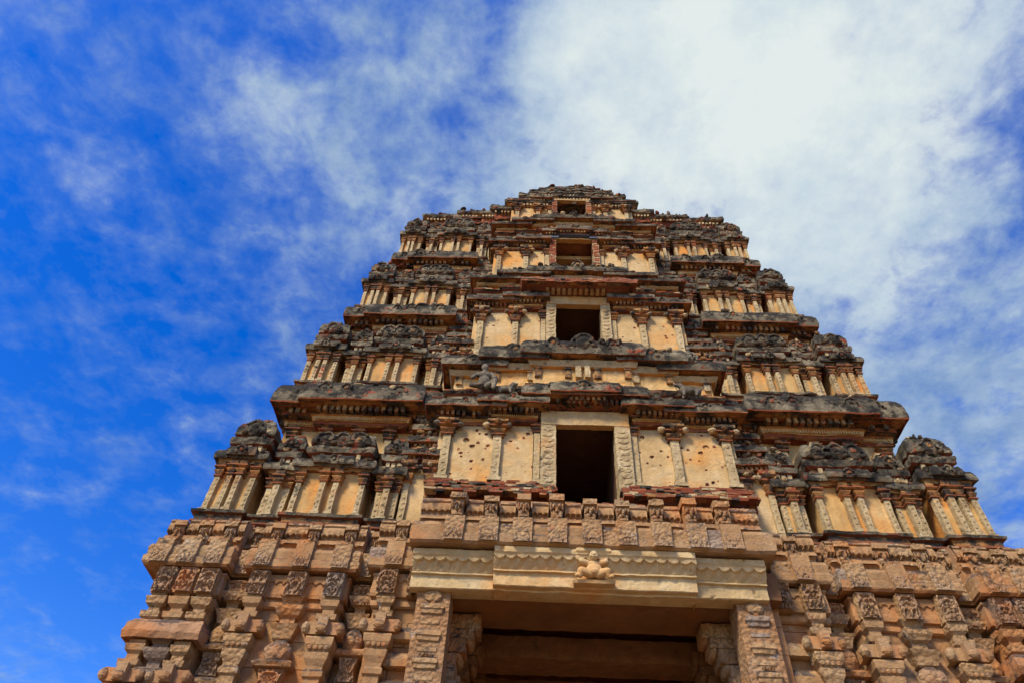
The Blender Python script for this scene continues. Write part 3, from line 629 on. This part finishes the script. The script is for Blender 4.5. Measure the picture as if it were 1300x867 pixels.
# ---------------------------------------------------------------- granite base storey
def ashlar(x0,x1,yf,yb,z0,z1,name='stone_wall',mat=None,parent=root):
    mb=MB(); z=z0
    while z<z1-.02:
        h=min(R(.24,.38),z1-z)
        if z1-z-h<.1: h=z1-z
        t=x0
        while t<x1-.02:
            l=min(R(.35,.9),x1-t)
            if x1-t-l<.15: l=x1-t
            box(mb,t+.004,t+l-.004,yf+R(-.015,.015),yf+.3,z+.003,z+h-.003,seg=.09 if z>4.5 else .4,amp=.007); t+=l
        z+=h
    box(mb,x0+.01,x1-.01,yf+.06,yb,z0,z1,seg=.4,amp=0.)
    return mb.build(name,[mat or M['granite']],parent)
def base_pilaster(x,yf,w=.2,ztop=6.62,parent=root):
    """tall granite pilaster: carved block, bell, curled bracket, lotus capital, shaft, foot"""
    e=w/2; z=ztop; mb=MB()
    loft(mb,x-e,x+e,yf,yf+.25,[(.06,0),(.08,.5),(.02,.6),(0,.65),(0,z-1.12),(.03,z-1.10),(.035,z-1.04),(.005,z-1.0),(.01,z-.96),(.05,z-.88),(.06,z-.80),(.03,z-.78),(.08,z-.70),(.09,z-.62),(.085,z-.60),(-.02,z-.57)],seg=.03,amp=.003,vs=.06)
    for k in range(4): ball(mb,(x+(k-1.5)*w*.36,yf-.06,z-.735),(w*.17,.022,.035),8,amp=.004)
    o=mb.build('stone_pilaster',[M['granite_carved'] if R(0,1)<.6 else M['granite']],parent)
    b=MB()
    for s in (-1,1):
        box(b,x+s*e*.6 if s>0 else x-e-w*.75,x+e+w*.75 if s>0 else x-e*.6,yf-.04,yf+.2,z-.55,z-.38,seg=.04,amp=.004)
        ball(b,(x+s*(e+w*.7),yf-.03,z-.47),(w*.3,.08,w*.42),10,amp=.008)
    box(b,x-e*.7,x+e*.7,yf-.13,yf+.2,z-.56,z-.34,seg=.04,amp=.004); ball(b,(x,yf-.13,z-.50),(w*.4,.05,w*.3),10,amp=.008)
    b.build('bracket',[M['granite']],o)
    n=MB(); loft(n,x-e*.8,x+e*.8,yf,yf+.2,[(0,z-.38),(.05,z-.34),(.06,z-.27),(.0,z-.25),(.0,z-.18),(.04,z-.14),(.055,z-.06),(.03,z-.04),(.03,z)],seg=.03,amp=.0035,vs=.04)
    n.build('pilaster_neck',[GM()],o)
    return o
def pot_stack(x,yf,w,ztop,zbot=4.6,parent=root):
    """carved aedicule column: flaring lotus, pot, little eaves and figured blocks down to the ledge"""
    mb=MB(); z=ztop; e=w/2
    P=[(0,z),(.02,z-.01)]
    loft(mb,x-e*.5,x+e*.5,yf+.03,yf+.25,[(0,z-.62),(.03,z-.60),(.06,z-.5),(.10,z-.42),(.06,z-.40),(0,z-.37),(.0,z-.30),(.05,z-.27),(.09,z-.2),(.10,z-.15),(.03,z-.13),(.02,z-.08),(.08,z)],seg=.03,amp=.0035,vs=.04,carve=.006)
    ball(mb,(x,yf+.04,z-.78),(e*.95,.11,.17),14,amp=.012,carve=.012)
    loft(mb,x-e*.8,x+e*.8,yf+.02,yf+.25,[(0,z-1.02),(.09,z-1.0),(.11,z-.95),(.05,z-.9),(0,z-.88)],seg=.03,amp=.0035,vs=.04)
    o=mb.build('carved_niche_column',[GM()],parent)
    zz=z-1.02
    while zz>zbot:
        carved(o,x-e*.75,x+e*.75,yf+.0,yf+.25,zz-.32,zz,GM(),rel=.05,flare=.13)
        k=MB(); loft(k,x-e*.9,x+e*.9,yf+.03,yf+.25,[(-.02,zz-.45),(.1,zz-.44),(.12,zz-.40),(.06,zz-.34),(0,zz-.31)],seg=.03,amp=.008,vs=.04); k.build('small_eave',[M['granite_carved']],o)
        zz-=.47
    return o
def frieze(x0,x1,yf,yb,xs,z0=6.62,z1=6.96):
    mb=MB(); loft(mb,x0,x1,yf,yb,[(0,z0-.14),(.03,z0-.12),(.03,z0-.05),(.0,z0-.04),(.0,z0),(.05,z0+.01),(.06,z0+.06),(.05,z1-.04),(.07,z1-.03),(.07,z1)],seg=.05,amp=.006,vs=.06)
    u=x0
    n=max(10,int((x1-x0)/.016)); grid(mb,(x0,yf-.075,z0+.1),(x1-x0,0,0),(0,-.0,z1-z0-.1),n,18)
    V=mb.V[-1]; q=(V[:,0]-x0)/.115; v=(V[:,2]-z0-.1)/(z1-z0-.1); sc=.35+.25*np.abs(np.sin(q*math.pi)); V[:,1]+=np.where(v<sc,.045,0); mb.V[-1]=disp(V,.006)
    o=mb.build('frieze',[M['granite']],root)
    for x in xs: carved(o,x-.13,x+.13,yf-.16,yf+.1,z0-.02,z1+.01,GM(),rel=.06)
    return o
for sd in (-1,1):
    def rg(a,b): return sorted((sd*a,sd*b))
    # corner bay
    a,b=rg(5.40,6.28); ashlar(a,b,9.35,18.0,0,7.05); frieze(a,b,9.32,17.,[sd*5.53,sd*5.84,sd*6.15])
    mb=MB(); loft(mb,a,b,9.30,17.,[(0,5.92),(.10,5.93),(.2,5.9),(.23,5.98),(.2,6.1),(.1,6.2),(0,6.22)],seg=.05,amp=.014,vs=.05,sf=.4); mb.build('roll_cornice',[M['granite']],root)
    for x in (5.53,6.14): base_pilaster(sd*x,9.20,.2,ztop=6.62-.72)
    for x in (5.52,5.84,6.16):
        n=MB(); xx=sd*x; loft(n,xx-.08,xx+.08,9.24,9.40,[(0,6.2),(.05,6.24),(.06,6.32),(0,6.34),(0,6.4),(.05,6.44),(.07,6.54),(.02,6.56),(.03,6.6)],seg=.03,amp=.0035,vs=.04,carve=.005); n.build('pilaster_neck',[GM()],root)
    pot_stack(sd*5.84,9.22,.34,5.95)
    # recess
    a,b=rg(4.92,5.42); ashlar(a,b,9.62,18.,0,7.05); frieze(a,b,9.60,10.3,[]) ; pot_stack(sd*5.17,9.42,.34,6.9)
    carved(root,sd*5.17-.14,sd*5.17+.14,9.40,9.70,6.62,6.93,M['granite_carved'],rel=.06)
    # middle bay
    a,b=rg(3.58,4.92); ashlar(a,b,9.35,18.,0,7.05); frieze(a,b,9.32,9.70,[sd*3.70,sd*4.25,sd*4.80])
    for x in (3.70,4.80): base_pilaster(sd*x,9.20,.2)
    pot_stack(sd*4.25,9.22,.40,6.62)
    # recess
    a,b=rg(3.1,3.58); ashlar(a,b,9.62,18.,0,7.05); frieze(a,b,9.60,10.2,[]); pot_stack(sd*3.33,9.42,.30,6.9)
    carved(root,sd*3.33-.13,sd*3.33+.13,9.40,9.70,6.62,6.93,M['granite_carved'],rel=.06)
    # inner bay beside the gate
    a,b=rg(2.36,3.1); ashlar(a,b,9.20,18.,0,7.05); frieze(a,b,9.16,9.60,[sd*2.92,sd*2.5]); base_pilaster(sd*2.9,9.04,.19)
    for zz in (6.1,5.75,5.4,5.05):
        mb=MB(); x0,x1=rg(2.42,2.68+R(0,.06)); loft(mb,x0,x1,9.14,9.40,[(0,zz-.1),(.06,zz-.09),(.07,zz),(.02,zz+.08),(0,zz+.1)],seg=.05,amp=.012,vs=.05); mb.build('string_course',[M['granite']],root)
    # gate jamb block behind the post, up to the lintel
    a,b=rg(2.0,2.42); a-=.12 if sd>0 else 0; ashlar(a,b,9.02,18.,0,7.0,name='gate_jamb')
    # door posts with relief stacks
    px=sd*2.12-.09 ; pm=MB(); box(pm,px-.225,px+.225,8.80,9.22,0,6.60,seg=.07,amp=.006); post=pm.build('gate_post',[M['granite_carved']],root)
    for z in (6.34,5.98,5.62,5.26,4.9,4.5):
        mb=MB()
        loft(mb,px-.10,px+.10,8.81,8.9,[(0,z-.26),(.02,z-.25),(.02,z-.2),(.0,z-.19),(.0,z-.12),(.035,z-.11),(.045,z-.06),(.06,z-.05),(.05,z+.01),(.02,z+.04),(0,z+.05)],seg=.02,amp=.006,vs=.03)
        mb.build('post_relief',[GM()],post)
        if z<6.3: carved(post,px-.085,px+.085,8.775,8.85,z-.33,z-.26+R(-.02,.0),GM(),name='post_carving',rel=.03)
        else:
            mb=MB(); ball(mb,(px,8.79,z+.13),(.12,.035,.08),14,amp=.01,carve=.02); ball(mb,(px,8.79,z+.04),(.04,.03,.03),8,amp=.004); mb.build('post_carving',[M['granite_carved']],post)
    # corbels of the passage pillars
    for j,y in enumerate((9.4,10.2,11.1,12.0)):
        mb=MB(); q=lambda u:sd*u
        for (u0,u1,z0,z1) in ((1.52,2.0,6.36,6.56),(1.6,2.0,6.22,6.35),(1.70,2.0,6.02,6.21),(1.82,2.0,5.7,6.0),(1.74,2.0,5.62,5.7)):
            a,b=sorted((q(u0)-.08,q(u1)-.08)); box(mb,a,b,y,y+.4,z0,z1,seg=.03,amp=.01,carve=.018)
        for (u,z,r) in ((1.62,6.2,.07),(1.76,5.98,.08),(1.53,6.36,.05)):
            ball(mb,(q(u+.04)-.08,y+.2,z),(r*.9,.21,r),14,amp=.012,carve=.01)
        for k in range(4): a,b=sorted((q(1.86-.03*k),q(2.0))); box(mb,a,b,y-.02,y+.42,5.66-.09*(k+1),5.66-.09*k-.02,seg=.05,amp=.01)
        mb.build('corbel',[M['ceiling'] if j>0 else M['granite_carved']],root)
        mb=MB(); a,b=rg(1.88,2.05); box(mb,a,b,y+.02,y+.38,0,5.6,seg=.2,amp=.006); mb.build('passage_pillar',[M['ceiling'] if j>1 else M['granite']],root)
# stone roof of the passage
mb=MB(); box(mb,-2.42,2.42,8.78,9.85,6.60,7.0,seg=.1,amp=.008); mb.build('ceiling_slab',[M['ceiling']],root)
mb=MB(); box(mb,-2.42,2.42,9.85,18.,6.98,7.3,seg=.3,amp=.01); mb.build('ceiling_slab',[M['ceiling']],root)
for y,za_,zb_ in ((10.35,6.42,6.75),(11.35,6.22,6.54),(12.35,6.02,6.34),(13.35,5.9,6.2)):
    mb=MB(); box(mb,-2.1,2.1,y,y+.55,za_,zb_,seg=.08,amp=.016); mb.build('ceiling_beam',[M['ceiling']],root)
mb=MB(); box(mb,-2.1,2.1,16.,16.3,0,7.,seg=.4,amp=.01); mb.build('passage_light_block',[M['ceiling']],root)  # unseen wall, added to close the passage and keep daylight out
mb=MB(); box(mb,-6.3,6.3,10.2,18.,6.95,8.3,seg=.4,amp=.0); mb.build('storey_wall',[M['brick']],root)

# ---------------------------------------------------------------- gate lintel
def lintel(x0,x1,yf,z,name='gate_lintel'):
    mb=MB(); n=int((x1-x0)/.014)
    prof=[(0.0,z),(.0,z-.05),(.01,z-.10),(.03,z-.12),(.035,z-.13),(.05,z-.17),(.09,z-.22),(.125,z-.27),(.13,z-.285),(.105,z-.29),(.105,z-.31),(.15,z-.315),(.155,z-.49),(.17,z-.50),(.3,z-.50)]
    pp=[prof[0]]
    for a,b in zip(prof,prof[1:]):
        k=max(1,round(math.hypot(b[0]-a[0],b[1]-a[1])/.014))
        for i in range(1,k+1): pp.append((a[0]+(b[0]-a[0])*i/k,a[1]+(b[1]-a[1])*i/k))
    pp=np.array(pp); xs=np.linspace(x0,x1,n+1); nr=len(pp)
    X=np.tile(xs,nr); Y=yf+np.repeat(pp[:,0],n+1); Z=np.repeat(pp[:,1],n+1); V=np.stack([X,Y,Z],1)
    per=.155; q=(X-x0)/per; d=z-Z
    sc=.13+.046*np.abs(np.sin(q*math.pi))**.55          # scalloped fringe
    V[:,1]-=np.where((d>.09)&(d<sc),.040,0); V[:,1]+=np.where((d>.085)&(d<.098)&((q%1)<.72),.02,0)
    lf=(d>sc)&(d<.275); V[:,1]-=np.where(lf,.015*np.abs(np.sin((q+(d-.13)*5)*math.pi))+.005*np.cos((q+(d-.13)*5)*8*math.pi),0)
    ch=vnoise(V*6,41)+.5*vnoise(V*19,42); V[:,1]+=np.clip(ch-.72,0,.4)*.09; V[:,1]+=np.clip((vnoise(V*14,43)-.3),0,1)*.012
    V=disp(V,.006)
    q0=np.arange(nr-1)[:,None]*(n+1)+np.arange(n)[None]; q0=q0.ravel()
    mb.add(V,np.stack([q0,q0+n+1,q0+n+2,q0+1],1))
    # ends follow the profile
    for xe in (x0,x1):
        k=len(pp); W=np.concatenate([np.stack([np.full(k,xe),yf+pp[:,0],pp[:,1]],1),np.stack([np.full(k,xe),np.full(k,yf+.5),pp[:,1]],1)]); i=np.arange(k-1)
        mb.add(W,np.stack([i,i+1,i+1+k,i+k],1),amp=.0055)
    grid(mb,(x0,yf,z),(x1-x0,0,0),(0,.5,0),20,4,amp=.0055)
    return mb.build(name,[M['lintel']],root)
L0=lintel(-1.42,1.28,8.44,7.06); lintel(-2.54,-1.425,8.54,7.04); lintel(1.285,2.22,8.54,7.04)
mb=MB(); box(mb,-2.47,2.19,8.85,9.0,6.57,7.05,seg=.1,amp=.004); mb.build('lintel_back',[M['lintel']],root)
mb=MB(); box(mb,-1.42,1.28,8.68,8.86,6.53,6.6,seg=.06,amp=.012); mb.build('lintel_underside',[M['lintel']],root)
# dwarf holding up the lintel
DX=-.08
mb=MB(); loft(mb,DX-.25,DX+.25,8.50,8.7,[(-.02,6.575),(.015,6.58),(.03,6.62),(.0,6.635)],seg=.03,amp=.006); loft(mb,DX-.2,DX+.2,8.45,8.6,[(0,7.0),(.03,7.02),(.03,7.05),(0,7.10)],seg=.03,amp=.006)
for q in (-1,1): ball(mb,(DX+q*.24,8.5,7.02),(.05,.04,.035),10,amp=.008)
box(mb,DX-.22,DX+.22,8.54,8.7,6.62,7.03,seg=.05,amp=.008); mb.build('figure_plinth',[M['lintel']],L0)
def dwarf():
    y=8.48; x=DX; P=[((x,y,6.755),(.115,.085,.10)),((x,y-.01,6.72),(.10,.085,.06)),((x,y+.01,6.845),(.10,.065,.06)),((x,y-.045,6.95),(.066,.055,.068)),((x,y,6.89),(.05,.045,.03)),((x,y-.10,6.945),(.013,.014,.017)),((x,y-.092,6.915),(.026,.012,.007)),((x,y-.035,7.005),(.052,.048,.02))]
    for s in (-1,1):
        P+=chain([(x+s*.085,y,6.87),(x+s*.165,y-.015,6.885),(x+s*.155,y-.01,6.995)],[.040,.034,.026],8)
        P+=[((x+s*.165,y-.01,7.015),(.036,.025,.016))]
        for k in range(5): P+=chain([(x+s*(.14+.014*k),y-.018,7.015),(x+s*(.135+.022*k),y-.022,7.042)],[.0085,.006],3)
        P+=chain([(x+s*.06,y-.01,6.70),(x+s*.17,y-.05,6.72),(x+s*.185,y-.035,6.66)],[.062,.052,.034],8)
        P+=chain([(x+s*.185,y-.035,6.655),(x+s*.235,y-.06,6.65)],[.030,.024],4)
        P+=[((x+s*.068,y-.03,6.95),(.012,.020,.028)),((x+s*.026,y-.094,6.965),(.012,.008,.008)),((x+s*.035,y-.078,6.93),(.018,.016,.015))]
    return blobs('dwarf_figure',P,M['lintel'],L0,vox=.0055,amp=.003)
dwarf()

# ---------------------------------------------------------------- ground
g=MB(); n=80; xs=np.sign(np.linspace(-1,1,n+1))*np.abs(np.linspace(-1,1,n+1))**3*2000
X,Y=np.meshgrid(xs,xs); V=np.stack([X.ravel(),Y.ravel(),np.zeros((n+1)**2)],1); V[:,2]=vnoise(V*.4,2)*.02-.02
q=(np.arange(n)[:,None]*(n+1)+np.arange(n)[None]).ravel(); g.add(V,np.stack([q,q+1,q+n+2,q+n+1],1))
go=g.build('ground',[M['ground']]); go['kind']='structure'

# ---------------------------------------------------------------- camera
f=900.; U=Vector((56,783,-900)).normalized(); XX=Vector((28600,-429,900)); XX=(XX-U*XX.dot(U)).normalized(); YY=U.cross(XX)
rot=Matrix((XX,YY,U))     # rows: world axes in camera coordinates
cam=bpy.data.cameras.new('camera'); co=bpy.data.objects.new('camera',cam); COL.objects.link(co)
co.matrix_world=Matrix.Translation((-.85,0,1.6))@rot.to_4x4()
cam.sensor_width=36; cam.lens=36*f/1300; cam.clip_end=8000; cam.clip_start=.05
scene.camera=co
def pix(px,py): return (rot@Vector((px-650,433.5-py,-f))).normalized()

# ---------------------------------------------------------------- light
sun_el,sun_az=math.radians(44),math.radians(214)   # azimuth measured from +Y clockwise
sd_=Vector((math.sin(sun_az)*math.cos(sun_el),math.cos(sun_az)*math.cos(sun_el),math.sin(sun_el)))
sl=bpy.data.lights.new('sun','SUN'); sl.energy=4.8; sl.angle=math.radians(14); sl.color=(1,.87,.68)
so=bpy.data.objects.new('sun',sl); COL.objects.link(so); so.rotation_euler=(-sd_).to_track_quat('-Z','Y').to_euler()

w=bpy.data.worlds.new('World'); scene.world=w; w.use_nodes=True; nt=w.node_tree; N=nt.nodes; L=nt.links; N.clear()
out=N.new('ShaderNodeOutputWorld'); bg=N.new('ShaderNodeBackground'); L.new(bg.outputs[0],out.inputs[0]); bg.inputs[1].default_value=.092
sky=N.new('ShaderNodeTexSky'); sky.sky_type='NISHITA'; sky.sun_disc=False; sky.sun_elevation=sun_el; sky.sun_rotation=sun_az; sky.air_density=1.; sky.dust_density=.3; sky.ozone_density=3.
tc=N.new('ShaderNodeTexCoord')
def mth(op,a,b=None):
    n=N.new('ShaderNodeMath'); n.operation=op
    for i,x in enumerate((a,b)):
        if x is None: continue
        if isinstance(x,(int,float)): n.inputs[i].default_value=x
        else: L.new(x,n.inputs[i])
    return n.outputs[0]
def vm(op,a,b=None):
    n=N.new('ShaderNodeVectorMath'); n.operation=op
    for i,x in enumerate((a,b)):
        if x is None: continue
        if isinstance(x,(tuple,Vector)): n.inputs[i].default_value=tuple(x)
        else: L.new(x,n.inputs[i])
    return n
sp=N.new('ShaderNodeSeparateXYZ'); L.new(tc.outputs['Generated'],sp.inputs[0])
zc=mth('ADD',mth('MAXIMUM',sp.outputs[2],0.0),.12)
cb=N.new('ShaderNodeCombineXYZ'); L.new(mth('DIVIDE',sp.outputs[0],zc),cb.inputs[0]); L.new(mth('DIVIDE',sp.outputs[1],zc),cb.inputs[1])
def wn(sc,det,ro,off,dist=0.):
    mp=N.new('ShaderNodeMapping'); mp.inputs['Location'].default_value=off; L.new(cb.outputs[0],mp.inputs[0])
    n=N.new('ShaderNodeTexNoise'); n.inputs['Scale'].default_value=sc; n.inputs['Detail'].default_value=det; n.inputs['Roughness'].default_value=ro; n.inputs['Distortion'].default_value=dist
    L.new(mp.outputs[0],n.inputs[0]); return n.outputs[0]
def lobe(px,py,wd):      # broad cloud bank centred on a direction of the sky
    d=vm('DOT_PRODUCT',tc.outputs['Generated'],pix(px,py)).outputs['Value']
    return ramp(nt,d,[(math.cos(math.radians(wd)),0.),(1.,1.)])
big=wn(2.1,8,.62,(3.1,1.7,0),.4); small=wn(9.5,8,.58,(7.3,2.2,0),.25); fine=wn(30,5,.6,(1,5,0),.2)
dens=mth('ADD',mth('MULTIPLY',big,.40),mth('ADD',mth('MULTIPLY',small,.60),mth('MULTIPLY',fine,.22)))
dens=mth('ADD',dens,mth('MULTIPLY',lobe(960,90,20),.34)); dens=mth('ADD',dens,mth('MULTIPLY',lobe(1130,480,17),.20))
dens=mth('ADD',dens,mth('MULTIPLY',lobe(560,140,16),.13)); dens=mth('ADD',dens,mth('MULTIPLY',lobe(250,150,16),.05)); dens=mth('SUBTRACT',dens,mth('MULTIPLY',lobe(60,560,26),.08)); dens=mth('SUBTRACT',dens,mth('MULTIPLY',lobe(60,700,22),.01))
cov=ramp(nt,dens,[(.50,0.),(.58,.10),(.65,.26),(.72,.54),(.80,.88),(.90,1.)])
hs=N.new('ShaderNodeHueSaturation'); hs.inputs['Hue'].default_value=.522; hs.inputs['Saturation'].default_value=1.42; hs.inputs['Value'].default_value=2.7; L.new(sky.outputs[0],hs.inputs['Color'])
mx=N.new('ShaderNodeMix'); mx.data_type='RGBA'; L.new(cov,mx.inputs[0]); L.new(hs.outputs[0],mx.inputs[6])
shade=ramp(nt,mth('ADD',mth('MULTIPLY',wn(7,8,.66,(9,9,0)),.8),mth('MULTIPLY',lobe(960,100,22),.42)),[(.27,(2.0,3.4,6.2)),(.46,(4.2,5.6,7.4)),(.60,(6.2,7.4,8.3)),(.82,(8.3,9.1,9.0))])
L.new(shade,mx.inputs[7]); L.new(mx.outputs[2],bg.inputs[0])

vs=scene.view_settings; vs.view_transform='Standard'; vs.look='None'; vs.exposure=0; vs.gamma=1; vs.use_curve_mapping=False
scene.render.engine='CYCLES'; scene.cycles.max_bounces=6; scene.cycles.diffuse_bounces=4; scene.cycles.use_denoising=True
